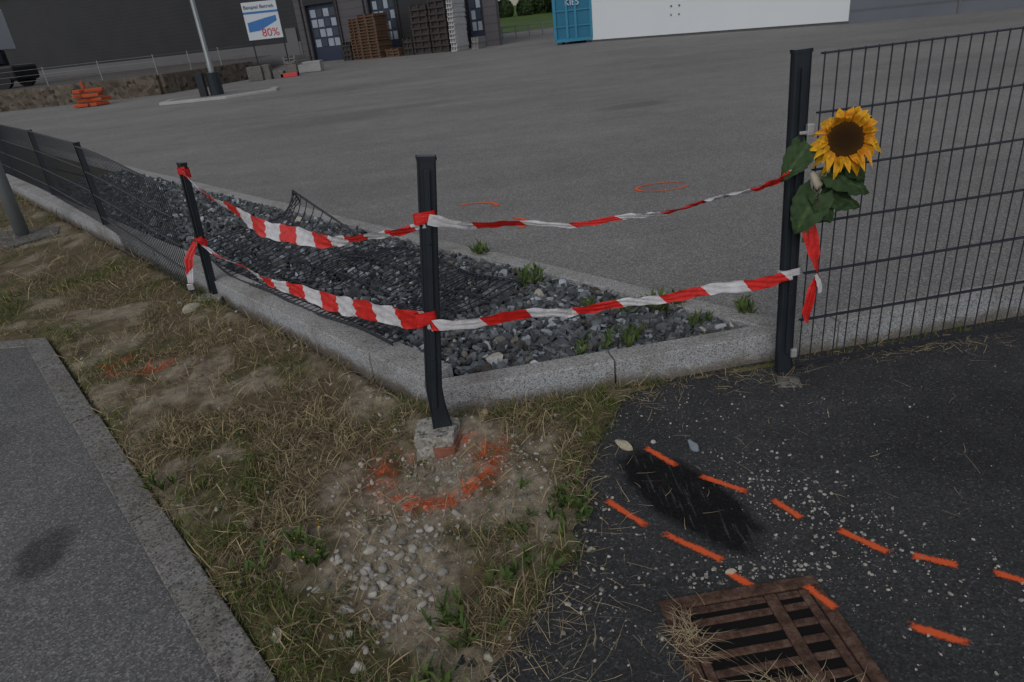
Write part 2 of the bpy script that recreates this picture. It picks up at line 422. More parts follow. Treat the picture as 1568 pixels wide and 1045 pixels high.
# ------------------------------------------------------------------ pebbles
def pebbles(name,x,y,sz,C,base=RP):
    n=len(x);A=rotm(rng.normal(0,.3,n),rng.normal(0,.3,n),rng.random(n)*6.28)*sz[:,None,None]
    z=np.where(dV(x,y)<.02,np.maximum(hz(x,y),0.0),hz(x,y))+sz*.25
    inst(name,base,rng.integers(0,len(base),n),A,np.stack([x,y,z],1),C,M['peb'],smooth=False)
px=[];py=[];ps=[]
def clus(cx,cy,sx,sy,n,smin,smax,pw=2.5,ang=0):
    a=rng.normal(0,1,n)*sx;b=rng.normal(0,1,n)*sy
    px.append(cx+a*math.cos(ang)-b*math.sin(ang));py.append(cy+a*math.sin(ang)+b*math.cos(ang));ps.append(smin+(smax-smin)*rng.random(n)**pw)
clus(-.46,1.55,.09,.17,380,.003,.017)
clus(-.38,1.85,.22,.12,420,.002,.010)
clus(-.05,1.95,.15,.15,420,.002,.010)
clus(-.3,2.1,.10,.07,260,.002,.009)
clus(-.3,1.35,.25,.15,160,.002,.010)
clus(.85,1.62,.10,.22,560,.0015,.0075,2.5,.6)
clus(.58,1.40,.12,.05,260,.0015,.008)
clus(.45,2.22,.30,.08,220,.0015,.006)
clus(.17,1.45,.10,.25,200,.0015,.007)
clus(1.2,1.9,.5,.4,380,.001,.004)
clus(.9,1.2,.4,.2,240,.001,.006)
clus(-1.0,2.2,.6,.5,420,.002,.013,3)
clus(-.6,2.4,.3,.3,160,.003,.014,3)
clus(-1.8,3.3,.6,.6,160,.003,.018,3)
px=np.concatenate(px);py=np.concatenate(py);ps=np.concatenate(ps)
k=(edgeonly(px,py)>.01)|(dV(px,py)<0)&(fl(px)-py>.01)&(px>0);k&=~((px>.30)&(px<.75)&(py<1.37))
k&=~((px>-.41)&(px<-.23)&(py>2.12)&(py<2.3))
inp=(((px-.5)*math.cos(.45)+(py-1.75)*math.sin(.45))/.14)**2+((-(px-.5)*math.sin(.45)+(py-1.75)*math.cos(.45))/.3)**2<1
k&=~(inp&(rng.random(len(px))<.9))
px,py,ps=px[k],py[k],ps[k];n=len(px)
g=.20+.36*rng.random(n);C=np.stack([g,g*.95,g*.86],1)
o=orange(px,py)[:,None];C=C*(1-o)+np.array([.70,.13,.04])*o
pebbles('pebbles',px,py,ps,C)
RS=rockbase(8,3,.05,.72)
for (x,y,s,c) in [(.36,2.06,.034,(.46,.41,.31)),(.60,2.01,.026,(.22,.25,.29)),(-.14,2.33,.028,(.40,.31,.19)),(-.51,1.66,.026,(.55,.52,.45)),(-.54,1.42,.020,(.55,.52,.46)),
    (-.95,1.86,.024,(.5,.47,.39)),(-.72,1.36,.022,(.55,.5,.4)),(.53,1.41,.014,(.55,.5,.4)),(-1.08,3.45,.03,(.35,.32,.26)),(-.19,1.93,.026,(.5,.2,.12)),(.21,2.14,.018,(.42,.39,.33)),(-.24,1.78,.02,(.36,.34,.3)),(-1.95,4.0,.05,(.45,.42,.34)),(-.45,1.50,.018,(.5,.48,.42)),(-.42,1.62,.016,(.45,.43,.38)),(-.1,1.42,.014,(.4,.37,.3)),(-.6,1.75,.014,(.4,.37,.3)),
    (-.15,1.22,.015,(.45,.42,.33)),(-.48,1.47,.016,(.6,.58,.52)),(-.4,1.38,.014,(.5,.46,.38)),(.08,2.33,.014,(.4,.37,.3))]:
    pebbles('stone',np.array([x]),np.array([y]),np.array([s]),np.array([c]),RS)
# ------------------------------------------------------------------ weeds
def leafbase(n,wid=.22):
    out=[]
    for i in range(n):
        v=[];k=5;cu=1.2+1.2*rng.random();tw=rng.normal(0,.2)
        for j in range(k):
            t=j/k;w=wid*math.sin(math.pi*min(1,t*.85+.12))*(1+.35*(j%2))
            z=math.sin(t*cu)*.5;y=tw*t*t
            v+=[(t,y-w,z+w*.3),(t,y,z),(t,y+w,z+w*.3)]
        v.append((1,tw,math.sin(cu)*.5))
        f=[]
        for j in range(k-1):
            a=3*j
            for q in (0,1):f+=[(a+q,a+3+q,a+4+q),(a+q,a+4+q,a+1+q)]
        a=3*(k-1);f+=[(a,a+3,a+1),(a+1,a+3,a+2)]
        out.append((np.array(v),np.array(f)))
    return out
LB=leafbase(6,.085)
def weed(x,y,z,r,n,h=.5,yellow=0,big=1.0):
    ns=max(2,n//9);sx=rng.normal(0,r*.55,ns);sy=rng.normal(0,r*.45,ns)
    q=rng.integers(0,ns,n);th=rng.random(n)*6.28
    T=np.stack([x+sx[q],y+sy[q],np.full(n,z)+rng.random(n)*.015*h],1)
    L=(.018+.032*rng.random(n)**1.3)*(1+.4*h)*big;A=rotm(rng.normal(0,.4,n),-(h*.3+rng.random(n)*h*1.3),th)*L[:,None,None]
    v=rng.random((n,1));C=np.array([.05,.09,.024])*(1-v)+np.array([.12,.165,.05])*v
    o=inst('weed_plant',LB,rng.integers(0,len(LB),n),A,T,C,M['blade'],smooth=True)
    if yellow:
        m=yellow;a=rng.random(m)*6.28;q=rng.random(m)**.5*r
        Tm=np.stack([x+q*np.cos(a),y+q*np.sin(a),z+.02+.03*rng.random(m)],1)
        inst('yellow_flowers',RP,rng.integers(0,8,m),rotm(a,a,a)*.0035,Tm,np.tile([.8,.5,.02],(m,1)),M['blade'],par=o)
for a in [(.10,1.70,.008,.13,190,.8),(-.06,1.50,.005,.09,80,.7),(-.22,1.33,.0,.10,110,.7),(-.75,1.68,.005,.12,130,.8,11),(-1.36,2.12,.01,.06,50,.7),(-.3,1.13,.0,.06,40,.9),
          (.76,3.0,.1,.09,90,1.5,0,1.3),(.60,3.02,.1,.06,40,1.3,0,1.1),(1.06,2.84,.1,.05,45,1.2,0,1.4),(.12,3.55,.1,.05,44,1.8,0,1.3),(.2,3.7,.1,.04,24,1.2),(-.12,4.15,.1,.05,36,1.8,0,1.3),(.5,2.72,.1,.12,80,1.0,0,1.2),(.30,2.68,.1,.05,34,.9),(.42,3.15,.1,.06,36,1.0),(.85,2.8,.1,.06,36,.9)]:
    weed(*a)
# ------------------------------------------------------------------ orange paint marks
k=NT('orange_spray_paint');uv=k.N('ShaderNodeUVMap');sp=k.N('ShaderNodeSeparateXYZ');k.l.new(uv.outputs[0],sp.inputs[0])
dx=k.math('ABSOLUTE',k.math('MULTIPLY_ADD',sp.outputs[0],2,-1));dy=k.math('ABSOLUTE',k.math('MULTIPLY_ADD',sp.outputs[1],2,-1))
dd=k.math('MAXIMUM',k.math('POWER',dx,3.0),dy)
nz=k.noise(k.pos(),170,4,.7);nz2=k.noise(k.pos(),24,3,.6)
al=k.math('SUBTRACT',k.math('ADD',k.math('MULTIPLY',nz,1.2),k.math('MULTIPLY',nz2,.9)),k.math('MULTIPLY',dd,1.2))
al=k.ramp(al,[(.20,0.0),(.68,.92)])
k.color((.80,.125,.035));k.rough(.75);k.l.new(al,k.b.inputs['Alpha']);M['opaint']=k.m
V=[];F=[];UVs=[]
def dash(x0,y0,x1,y1,w,z=.004):
    a=np.array([x0,y0]);b=np.array([x1,y1]);d=b-a;L=np.linalg.norm(d);d/=L;a=a-d*.02;b=b+d*.02;nn=np.array([-d[1],d[0]])*w
    n=len(V)
    for q,u,v in ((a-nn,0,0),(b-nn,1,0),(b+nn,1,1),(a+nn,0,1)):
        V.append((q[0],q[1],z));UVs.append((u,v))
    F.append((n,n+1,n+2,n+3))
for q in [(.44,2.03,.51,1.92),(.58,1.84,.69,1.74),(.25,1.77,.34,1.64),(.39,1.59,.52,1.46),(.76,1.68,.80,1.60),(.89,1.52,.97,1.42),(1.04,1.39,1.11,1.35),(1.20,1.30,1.28,1.24),(.90,1.17,.99,1.11),(.53,1.40,.56,1.36)]:
    dash(*q,.021)
dash(.705,1.315,.735,1.25,.020,.0145)
def loop(cx,cy,rx,ry,a0,a1,w,z):
    m=26;n=len(V)
    for i in range(m+1):
        a=a0+(a1-a0)*i/m
        for sgn in (0,1):
            f=1+(sgn*2-1)*w/math.hypot(rx,ry)
            V.append((cx+rx*math.cos(a)*f,cy+ry*math.sin(a)*f,z));UVs.append((.05+.9*i/m,sgn))
    for i in range(m):F.append((n+2*i,n+2*i+1,n+2*i+3,n+2*i+2))
loop(1.31,5.32,.20,.13,.3,6.2,.035,.124)
loop(.10,4.75,.10,.14,-1.3,1.6,.05,.124)
loop(-.2,5.35,.20,.12,-.5,2.2,.05,.124)
mk('orange_spray_markings',V,F,M['opaint'],uvs=UVs)
# ------------------------------------------------------------------ posts
def post(name,base,top,rot=0,w=.03,d=.02,kink=0,par=None):
    b=Vector(base);t=Vector(top);ax=(t-b).normalized()
    X=Vector((math.cos(rot),math.sin(rot),0));X=(X-ax*X.dot(ax)).normalized();Y=ax.cross(X)
    m=MB();L=(t-b).length;rings=[0,.05,.1,.18,L-.012,L-.012,L]
    prof=[(-1,-1),(1,-1),(1,1),(-1,1)]
    rnd=[]
    for (sx,sy) in prof:
        for (ex,ey) in ((.85,1),(1,.8)) if sx*sy>0 else ((1,.8),(.85,1)):
            rnd.append((sx*ex,sy*ey))
    for i,z in enumerate(rings):
        s=1.10 if i>=5 else 1.0
        if kink and i<2:s=1+.25*(1-i*.5)
        off=X*kink*max(0,1-z/.16)
        for (sx,sy) in rnd:m.V.append(b+ax*z+off+X*sx*w*s+Y*sy*d*s*(0.6 if kink and i<2 else 1))
    K=len(rnd)
    for i in range(len(rings)-1):
        for j in range(K):
            j2=(j+1)%K;m.F.append((i*K+j,i*K+j2,(i+1)*K+j2,(i+1)*K+j))
    m.F.append(tuple(range(K-1,-1,-1)));m.F.append(tuple((len(rings)-1)*K+j for j in range(K)))
    root=empty(name)
    if par is not None:parent(root,par)
    m.make('post_tube',M['anth'],root)
    r=MB();c=(b+t)/2;r.box(c-Y*(d+.004)+ax*.03,.009,.004,L*.43,X,Y,ax);r.make('clamp_rail',M['anth'],root,bevel=.002)
    r=MB()
    for z in (L*.3,L*.72):
        r.tube([b+ax*z-Y*(d+.007),b+ax*z-Y*(d+.011)],.0045,6)
    r.make('bolts',M['anth'],root,True)
    return root
cp=post('fence_post',(-.325,2.20,.085),(-.205,2.225,1.08),.12,kink=.03)
post('fence_post',(-1.87,4.19,-.02),(-1.83,4.21,.87),-.86)
def rough_block(name,poly,z0,z1,mat,par=None,amp=.008):
    m=MB();m.prism(poly,z0,z1)
    bm=bmesh.new();vs=[bm.verts.new(v) for v in m.V];[bm.faces.new([vs[i] for i in f]) for f in m.F]
    bmesh.ops.subdivide_edges(bm,edges=bm.edges[:],cuts=5,use_grid_fill=True)
    bmesh.ops.triangulate(bm,faces=bm.faces[:])
    for v in bm.verts:
        h=float(fbm(np.array(v.co.x*3+v.co.z*2),np.array(v.co.y*3-v.co.z),14,3))-.5
        c=Vector((sum(p[0] for p in poly)/len(poly),sum(p[1] for p in poly)/len(poly),(z0+z1)/2))
        v.co+=(v.co-c).normalized()*h*amp*3
    me=bpy.data.meshes.new(name);bm.to_mesh(me);bm.free();me.materials.append(mat)
    o=bpy.data.objects.new(name,me);COL.objects.link(o);parent(o,par);b=o.modifiers.new('b','BEVEL');b.width=.003;return o
foot=rough_block('post_footing',[(-.40,2.13),(-.26,2.125),(-.235,2.24),(-.29,2.29),(-.40,2.27)],-.05,.09,M['conc'])
rp=plain('red_primer',(.24,.095,.065),.85,.6,30)
rough_block('red_painted_part',[(-.335,2.121),(-.256,2.117),(-.228,2.20),(-.30,2.18)],-.03,.045,rp,foot,.005)
rough_block('post_footing',[(-1.97,4.10),(-1.80,4.08),(-1.77,4.25),(-1.93,4.29)],-.04,.045,M['conc'],None,.012)
m=MB();m.prism([(1.04,2.35),(1.13,2.33),(1.15,2.41),(1.07,2.43)],-.03,.005);m.make('post_footing',M['footc'],bevel=.002)
# ------------------------------------------------------------------ wire mesh panels
def panel(name,P,L,H,par=None,step=.05,rows=None,r=.0028,sub=1):
    m=MB();nu=int(round(L/step))
    for i in range(nu+1):
        u=i*step
        k=2 if sub==1 else 14
        m.tube([P(u,H*j/(k-1),0) for j in range(k)],r,5,False)
    for v in rows:
        if v>H:continue
        for off in (-.006,.006):
            k=2 if sub==1 else 40
            m.tube([P(-.01+(L+.02)*j/(k-1),v,off) for j in range(k)],r*1.25,5,False)
    return m.make(name,M['anthd'],par)
rf=empty('wire_mesh_fence')
b0=np.array([1.13,2.475]);fd=np.array([.9925,.122]);fn=np.array([-fd[1],fd[0]])
for i in range(4):
    o=b0+fd*(.035+i*2.56)
    def P(u,v,w,o=o):
        q=o+fd*u+fn*(w-.02);return (q[0],q[1],.035+v)
    panel('mesh_panel',P,2.5,1.2,rf,rows=[.0,.2,.4,.6,.8,1.0,1.195])
    q=b0+fd*(i*2.56)
    post('post',(q[0]-.02 if i==0 else q[0],q[1]-.005,-.02),((1.09 if i==0 else q[0]),q[1]-.005,1.25),.122,par=rf)
lf=empty('wire_mesh_fence')
LP=[np.array([-1.96,4.17]),np.array([-3.54,6.23]),np.array([-5.12,8.2]),np.array([-6.75,10.15]),np.array([-8.4,12.1]),np.array([-10.0,14.05]),np.array([-11.65,16.0]),np.array([-13.3,17.95])]
for i in range(1,len(LP)):
    post('post',(*LP[i],-.02),(*LP[i],.86),-.86,par=lf)
for i in range(len(LP)-1):
    a=LP[i];b=LP[i+1];d=b-a;L=float(np.linalg.norm(d));d/=L;nn=np.array([-d[1],d[0]])
    n=int((L-.05)/.05)*.05
    def P(u,v,w,a=a,d=d,nn=nn,i=i,L=L):
        t=u/L;lean=0;dz=0
        if i==0:
            e=max(0,1-t*1.3);dz=-.07*e;lean=.004*math.sin(t*9)*v-.015*e
        q=a+d*u+nn*(w+.02+lean);return (q[0],q[1],.02+v+dz*(v/.8)+(.02 if i else .0))
    panel('mesh_panel',P,n,.82,lf,rows=[0,.2,.4,.6,.815],sub=2,r=.0028)
A0=np.array(DN(S0+.50,1.46)[:2])
def PF(u,v,w):
    t=u/2.4
    q=A0+D*(u*.96)+N*(v*1.02)+D*.10*math.sin(v*4+1)*t
    z=.155+.012*math.sin(u*6+v*3)+.015*math.sin(v*9+u*2)-.03*math.sin(math.pi*t)
    z+=.10*math.exp(-((t-1.0)/.18)**2)
    k=max(0,(v-.30)/.53);z+=.33*k**1.6*math.exp(-((t-.86)/.17)**2)+.07*k*math.exp(-((t-.45)/.15)**2)
    q=q-N*.22*k**2*math.exp(-((t-.86)/.16)**2)+D*.06*k*math.sin(u*7)
    return (q[0],q[1],z+w)
panel('fallen_mesh_panel',PF,2.4,.83,None,rows=[0,.2,.4,.6,.82],sub=2,r=.0034)
# ------------------------------------------------------------------ barrier tape
k=NT('barrier_tape_plastic');uv=k.N('ShaderNodeUVMap');sp=k.N('ShaderNodeSeparateXYZ');k.l.new(uv.outputs[0],sp.inputs[0])
q=k.math('FRACT',k.math('ADD',k.math('DIVIDE',sp.outputs[0],.34),k.math('MULTIPLY',sp.outputs[1],.10)))
st=k.math('GREATER_THAN',q,.5)
c=k.mix((.66,.022,.018),(.66,.65,.68),st)
c=k.mix(c,k.ramp(k.noise(k.pos(),25,4),[(.3,.75),(.6,1.0)]),1,'MULTIPLY')
k.color(c);k.rough(.35);k.b.inputs['Specular IOR Level'].default_value=.45;k.bump(k.noise(k.pos(),60,4,.6),.6,.006);M['tape']=k.m
def ribbon(V,F,UV,pts,ups,wid,u0=0.0,crum=.004,nw=6,us=1.0):
    n=len(V);m=len(pts);L=u0
    for i,p in enumerate(pts):
        p=np.array(p,float)
        if i:L+=float(np.linalg.norm(p-np.array(pts[i-1])))*us
        t=np.array(pts[min(i+1,m-1)])-np.array(pts[max(i-1,0)]);t=t/np.linalg.norm(t)
        up=np.array(ups[i],float);up-=t*up.dot(t);up/=np.linalg.norm(up);nr=np.cross(t,up)
        for j in range(nw+1):
            s=j/nw-.5
            V.append(tuple(p+up*s*wid[i]+nr*crum*(math.sin(j*2.3+i*.55+math.sin(i*.31)*2)+.6*math.sin(j*4.1-i*.9))));UV.append((L,j/nw))
    for i in range(m-1):
        for j in range(nw):
            a=n+i*(nw+1)+j;F.append((a,a+1,a+nw+2,a+nw+1))
    return L
def tape(name,segs,extra=()):
    V=[];F=[];UV=[]
    for (a,b,sag,wf,tf,u0) in segs:
        a=np.array(a);b=np.array(b);m=110;pts=[];ups=[];w=[]
        hor=np.cross(b-a,(0,0,1));hor/=np.linalg.norm(hor)
        for i in range(m+1):
            t=i/m;p=a+(b-a)*t;p[2]-=4*sag*t*(1-t)+.006*math.sin(t*23+a[0]);p+=hor*.006*math.sin(t*17)
            an=tf(t);pts.append(p);ups.append(np.array([0,0,1])*math.cos(an)+hor*math.sin(an));w.append(wf(t)*(1+.08*math.sin(i*.7)))
        ribbon(V,F,UV,pts,ups,w,u0)
    for (pts,w,u0,us) in extra:
        pts=[np.array(p,float) for p in pts];ups=[];P=[];W=[]
        for i in range(len(pts)-1):
            for j in range(8):
                P.append(pts[i]*(1-j/8)+pts[i+1]*j/8);W.append((w[i]*(1-j/8)+w[i+1]*j/8))
        P.append(pts[-1]);W.append(w[-1])
        for i in range(len(P)):ups.append((math.cos(i*.06),.25,.2*math.sin(i*.2)+.02))
        ribbon(V,F,UV,P,ups,W,u0,.005,us=us)
    return mk(name,V,F,M['tape'],smooth=True,uvs=UV)
def wrap(cx,cy,z,w,d,rot,n=2,pitch=.02):
    pts=[]
    for i in range(n*12+1):
        a=2*math.pi*i/12;x=max(-1,min(1,1.5*math.cos(a)))*w;y=max(-1,min(1,1.5*math.sin(a)))*d
        pts.append((cx+x*math.cos(rot)-y*math.sin(rot),cy+x*math.sin(rot)+y*math.cos(rot),z+.012*math.sin(a*.5)+pitch*(i/12-n/2)))
    return pts
def wrapto(o,pts,width,u0):
    V=[];F=[];UV=[];ribbon(V,F,UV,pts,[(0,.0,1)]*len(pts),[width*(.8+.2*math.sin(i)) for i in range(len(pts))],u0,.002)
    for i in range(len(UV)):UV[i]=(u0+ (UV[i][0]-u0)*.02,UV[i][1])
    mk('wrap',V,F,M['tape'],o,True,uvs=UV)
up=tape('barrier_tape',[
  ((-1.83,4.17,.825),(-.245,2.185,.875),.20,lambda t:.028+.05*sst(.12,.35,t)*(1-sst(.55,.85,t)) ,lambda t:.5*math.sin(t*9),0.02),
  ((-.225,2.18,.885),(1.10,2.43,.845),.085,lambda t:.036-.018*sst(.08,.3,t)+.016*sst(.7,1,t),lambda t:.5*math.sin(t*11)+t,.17)])
wrapto(up,wrap(-.24,2.215,.885,.036,.027,.12),.04,.05)
wrapto(up,wrap(-1.83,4.205,.82,.036,.027,-.86),.045,.05)
wrapto(up,wrap(1.095,2.465,.845,.037,.027,.12,1),.035,.05)
lo=tape('barrier_tape',[
  ((-1.85,4.15,.40),(-.285,2.175,.535),.085,lambda t:.022+.055*sst(.2,.75,t),lambda t:1.3*(1-sst(0.0,.5,t))+.25*math.sin(t*7),.03),
  ((-.27,2.165,.52),(1.10,2.42,.445),.018,lambda t:.038+.006*math.sin(t*9),lambda t:.3*math.sin(t*6),.14)],
  extra=[([(-1.87,4.15,.40),(-1.93,4.12,.30),(-1.95,4.10,.16)],[.03,.05,.03],.02,.7),
         ([(1.125,2.42,.70),(1.145,2.41,.62),(1.165,2.40,.53),(1.18,2.39,.455)],[.03,.060,.055,.02],.02,.3),
         ([(1.18,2.39,.45),(1.165,2.39,.40),(1.15,2.39,.30),(1.16,2.39,.255)],[.02,.035,.05,.04],.02,.3),
         ([(1.17,2.385,.455),(1.185,2.38,.42),(1.19,2.38,.38)],[.015,.018,.012],.20,.3)])
wrapto(lo,wrap(-.29,2.205,.535,.036,.027,.12),.05,.05)
wrapto(lo,wrap(-1.85,4.195,.40,.036,.027,-.86),.03,.05)
wrapto(lo,wrap(1.10,2.465,.445,.037,.027,.12,2),.03,.2)
# ------------------------------------------------------------------ sunflower
sf=empty('sunflower')
hc=Vector((1.235,2.395,.945));nrm=Vector((-.28,-.90,.30)).normalized()
hx=nrm.cross(Vector((0,0,1))).normalized()*-1;hy=nrm.cross(hx).normalized()
if hy.z<0:hy=-hy
k=NT('petals');a=k.N('ShaderNodeAttribute');a.attribute_name='col';k.color(k.mix(a.outputs['Color'],k.ramp(k.noise(k.pos(),90,3),[(.3,.7),(.6,1.0)]),1,'MULTIPLY'));k.rough(.6);M['petal']=k.m
V=[];F=[];C=[]
def petal(ang,L,w,r0,lift,droop,tw,col):
    n=len(V);d=hx*math.cos(ang)+hy*math.sin(ang);s=nrm.cross(d);kk=8;ph=random.random()*6
    for i in range(kk+1):
        t=i/kk;ww=w*math.sin(math.pi*(.10+.9*t)**.85)*.5 if t<1 else 0
        c=hc+d*(r0+L*t)+nrm*(lift+.02*math.sin(t*3)-droop*t*t+.003*math.sin(t*9+ph))+Vector((0,0,-.016*t*t))+s*tw*t*t
        for j in (-1,0,1):
            V.append(c+s*ww*j+nrm*(abs(j)*ww*.45+j*ww*.3*math.sin(ph)));f=.85+.25*t if j else .65+.2*t
            C.append((col[0]*f,col[1]*f*(.72+.3*t),col[2]))
    for i in range(kk):
        for j in (0,1):
            a=n+3*i+j;F.append((a,a+1,a+4,a+3))
for layer,(cnt,L,w,lift,dr) in enumerate([(23,.064,.034,-.004,.012),(19,.058,.030,.004,-.008),(11,.042,.020,.008,-.035)]):
    for i in range(cnt):
        petal(2*math.pi*(i+.3*layer+random.uniform(-.42,.42))/cnt,L*random.uniform(.68,1.18),w*random.uniform(.7,1.15),.056,lift,dr+random.uniform(-.03,.035),random.uniform(-.03,.03),(.80,.42+random.uniform(-.07,.05),.012))
mk('petals',V,F,M['petal'],sf,True,cols=C)
n=900;i=np.arange(n);r=.067*np.sqrt((i+.5)/n);th=i*2.39996
zz=.014*(1-(r/.067)**2)+.006*np.exp(-((r/.067-.8)/.15)**2)-.006*np.exp(-(r/.02)**2)
T=np.array(hc)+np.outer(r*np.cos(th),hx)+np.outer(r*np.sin(th),hy)+np.outer(zz,nrm)
cone=(np.array([[1,0,-.6],[0,1,-.6],[-1,0,-.6],[0,-1,-.6],[0,0,1.1]]),np.array([[0,1,4],[1,2,4],[2,3,4],[3,0,4]]))
B=np.array([list(hx),list(hy),list(nrm)]).T
C=np.stack([.06+.09*(r/.067)**3+.02*rng.random(n),.030+.05*(r/.067)**3+.01*rng.random(n),.014+0*r],1)
inst('seed_disc',[cone],np.zeros(n,int),np.tile(B*.0036,(n,1,1)),T,C,M['blade'],sf)
m=MB();m.tube([hc-nrm*.03,hc-nrm*.012,hc+nrm*.003],[.03,.066,.066],20);m.make('disc_base',plain('brown_disc',(.05,.026,.012),.9),sf,True)
stm=plain('stem_green',(.16,.20,.09),.7)
m=MB();m.tube([hc-nrm*.025,hc-nrm*.05+Vector((-.01,0,-.01)),hc-nrm*.045+Vector((-.04,-.0,-.07)),Vector((1.155,2.405,.80)),Vector((1.14,2.41,.70)),Vector((1.125,2.41,.58))],[.012,.011,.010,.010,.009,.008],8);m.make('stem',stm,sf,True)
m=MB();m.tube([(1.13,2.405,.84),(1.15,2.385,.80),(1.15,2.39,.74),(1.14,2.395,.69)],[.010,.018,.015,.008],8);m.make('paper_wrap',plain('pale_wrap',(.42,.38,.30),.8),sf,True)
def leaf(name,base,dirv,upv,L,W,cup,droop,seed):
    base=Vector(base);d=Vector(dirv).normalized();u=Vector(upv);s=d.cross(u).normalized();u=s.cross(d).normalized()
    V=[];F=[];C=[];a=14;b=10;rr=random.Random(seed)
    for i in range(a+1):
        t=i/a
        w=W*.5*(math.sin(math.pi*min(1,(t*.93+.07))**.62)**.8 if t<1 else 0)
        w=max(w,0)*(1+.07*math.sin(i*2.5+seed))
        for j in range(b+1):
            q=j/b*2-1
            back=-.22*L*abs(q)**2*max(0,1-t*2.2)
            p=base+d*(L*t+back)+s*w*q+u*(cup*abs(q)**1.3*w-droop*L*t*t+.008*math.sin(i*1.1+q*5+seed)+.004*math.cos(i*2.3-q*7))
            V.append(p);v=.8+.4*rr.random()
            if abs(q)<.05:v*=1.7
            C.append((.038*v,.070*v,.028*v))
    for i in range(a):
        for j in range(b):
            n=i*(b+1)+j;F.append((n,n+1,n+b+2,n+b+1))
    mk(name,V,F,M['blade'],sf,True,cols=C)
leaf('leaf_1',(1.12,2.43,.935),(-.55,-.15,-.62),(-.3,-.8,.5),.15,.10,.25,.15,1)
leaf('leaf_2',(1.15,2.395,.765),(-.45,-.12,-.8),(-.35,-.85,.3),.16,.13,.2,.12,2)
leaf('leaf_3',(1.19,2.40,.835),(.8,-.1,-.38),(.1,-.8,.6),.18,.13,.25,.2,3)
leaf('leaf_4',(1.17,2.40,.77),(.78,-.05,-.30),(.0,-.8,.5),.18,.10,-.2,.25,4)
leaf('leaf_5',(1.16,2.395,.76),(.35,-.1,-.75),(.1,-.9,.3),.12,.10,.2,.1,5)
leaf('leaf_6',(1.25,2.41,.87),(.6,-.1,-.6),(.3,-.8,.3),.11,.09,.2,.1,6)
m=MB();m.box((1.125,2.435,.985),.012,.01,.02);m.box((1.11,2.44,.975),.02,.006,.006);m.make('panel_clamp',M['clamp'],rf,bevel=.003)
m=MB();m.box((1.135,2.44,.10),.012,.008,.018);m.make('panel_clamp_low',M['clamp'],rf,bevel=.003)
m=MB();m.box((-1.965,4.12,.13),.02,.01,.02);m.make('panel_clamp',M['clamp'],lf,bevel=.003)
# ------------------------------------------------------------------ drain grate
k=NT('rusty_iron');pp=k.pos();c=k.ramp(k.noise(pp,30,8,.75),[(.3,(.022,.018,.017)),(.46,(.075,.040,.028)),(.58,(.13,.075,.055)),(.7,(.20,.15,.12))])
k.color(c);k.rough(.9);k.bump(k.noise(pp,140,4),.9,.004);M['rust']=k.m
ga=math.radians(4);gX=Vector((math.cos(ga),math.sin(ga),0));gY=Vector((-math.sin(ga),math.cos(ga),0))
go=Vector((.31,1.335,0))
gr=empty('drain_grate');W_=.43;Dp=.43
m=MB()
def gb(x0,x1,y0,y1,z0,z1):
    c=go+gX*((x0+x1)/2)-gY*((y0+y1)/2)+Vector((0,0,(z0+z1)/2));m.box(c,(x1-x0)/2,(y1-y0)/2,(z1-z0)/2,gX,gY)
gb(0,W_,0,.035,-.03,.010);gb(0,W_,Dp-.035,Dp,-.03,.010);gb(0,.035,.036,Dp-.036,-.03,.0095);gb(W_-.035,W_,.036,Dp-.036,-.03,.0095)
m.make('frame',M['rust'],gr,bevel=.004)
m=MB();iw=W_-.072;id_=Dp-.072;o=.037
gb(o+.002,o+.026,o+.002,o+id_-.004,-.03,.0075);gb(W_-o-.026,W_-o-.002,o+.002,o+id_-.004,-.03,.0075)
gb(o+.235,o+.268,o+.002,o+id_-.004,-.03,.008)
nb=7;st=(id_-.006)/nb
for i in range(nb+1):
    y0=o+.002+i*st-(.011 if i else 0)
    if y0+.022>o+id_:y0=o+id_-.024
    gb(o+.0265,o+.2345,y0,y0+.022,-.03,.0065);gb(o+.2685,W_-o-.0265,y0,y0+.022,-.03,.0065)
m.make('bars',M['rust'],gr,bevel=.004)
dk=plain('shaft_shade',(.006,.005,.005),.95)
m=MB();gb(o,W_-o,o,Dp-o,.001,.0025);m.make('shaft_shade_sheet',dk,gr)  # near-black sheet just under the bar tops paints the shade of the shaft
# ------------------------------------------------------------------ lamps
def lamp(base,h,r):
    e=empty('street_lamp');x,y,z=base
    m=MB();m.tube([(x,y,z),(x,y,z+1.0),(x,y,z+1.02),(x,y,z+h)],[r,r,r*.85,r*.6],20);m.make('pole',M['zinc'],e,True)
    m=MB();m.tube([(x,y,z+h),(x+.5,y+.2,z+h+.1),(x+.9,y+.35,z+h+.12)],[.03,.03,.03],10);m.box((x+1.1,y+.43,z+h+.12),.3,.12,.04);m.make('lamp_head',M['zinc'],e)
    return e
e=lamp((-4.60,6.66,0.0),5.5,.062)
rough_block('foundation',[(-5.0,6.35),(-4.45,6.25),(-4.2,6.55),(-4.35,6.85),(-5.0,6.95)],-.05,.03,M['footc'],e,.006)
e=lamp((-8.14,22.65,.12),6.5,.085)
m=MB();m.tube([(-8.14,22.65,.12),(-8.14,22.65,.85)],.2,14);m.box((-8.5,22.55,.5),.1,.1,.38);m.make('protective_sleeve',M['anth'],e)
isl=[(-9.75,22.1),(-7.6,21.7),(-6.35,22.75),(-6.5,23.6),(-8.3,24.2),(-9.9,23.2)]
wk=plain('pale_kerb',(.36,.36,.35),.8)
m=MB();m.prism(isl,.0,.20);m.make('traffic_island',wk,bevel=.03)
cen=np.mean(isl,0);m=MB();m.prism([tuple(cen+(np.array(p)-cen)*.86) for p in isl],.1,.206);m.make('island_paving',M['yard'])
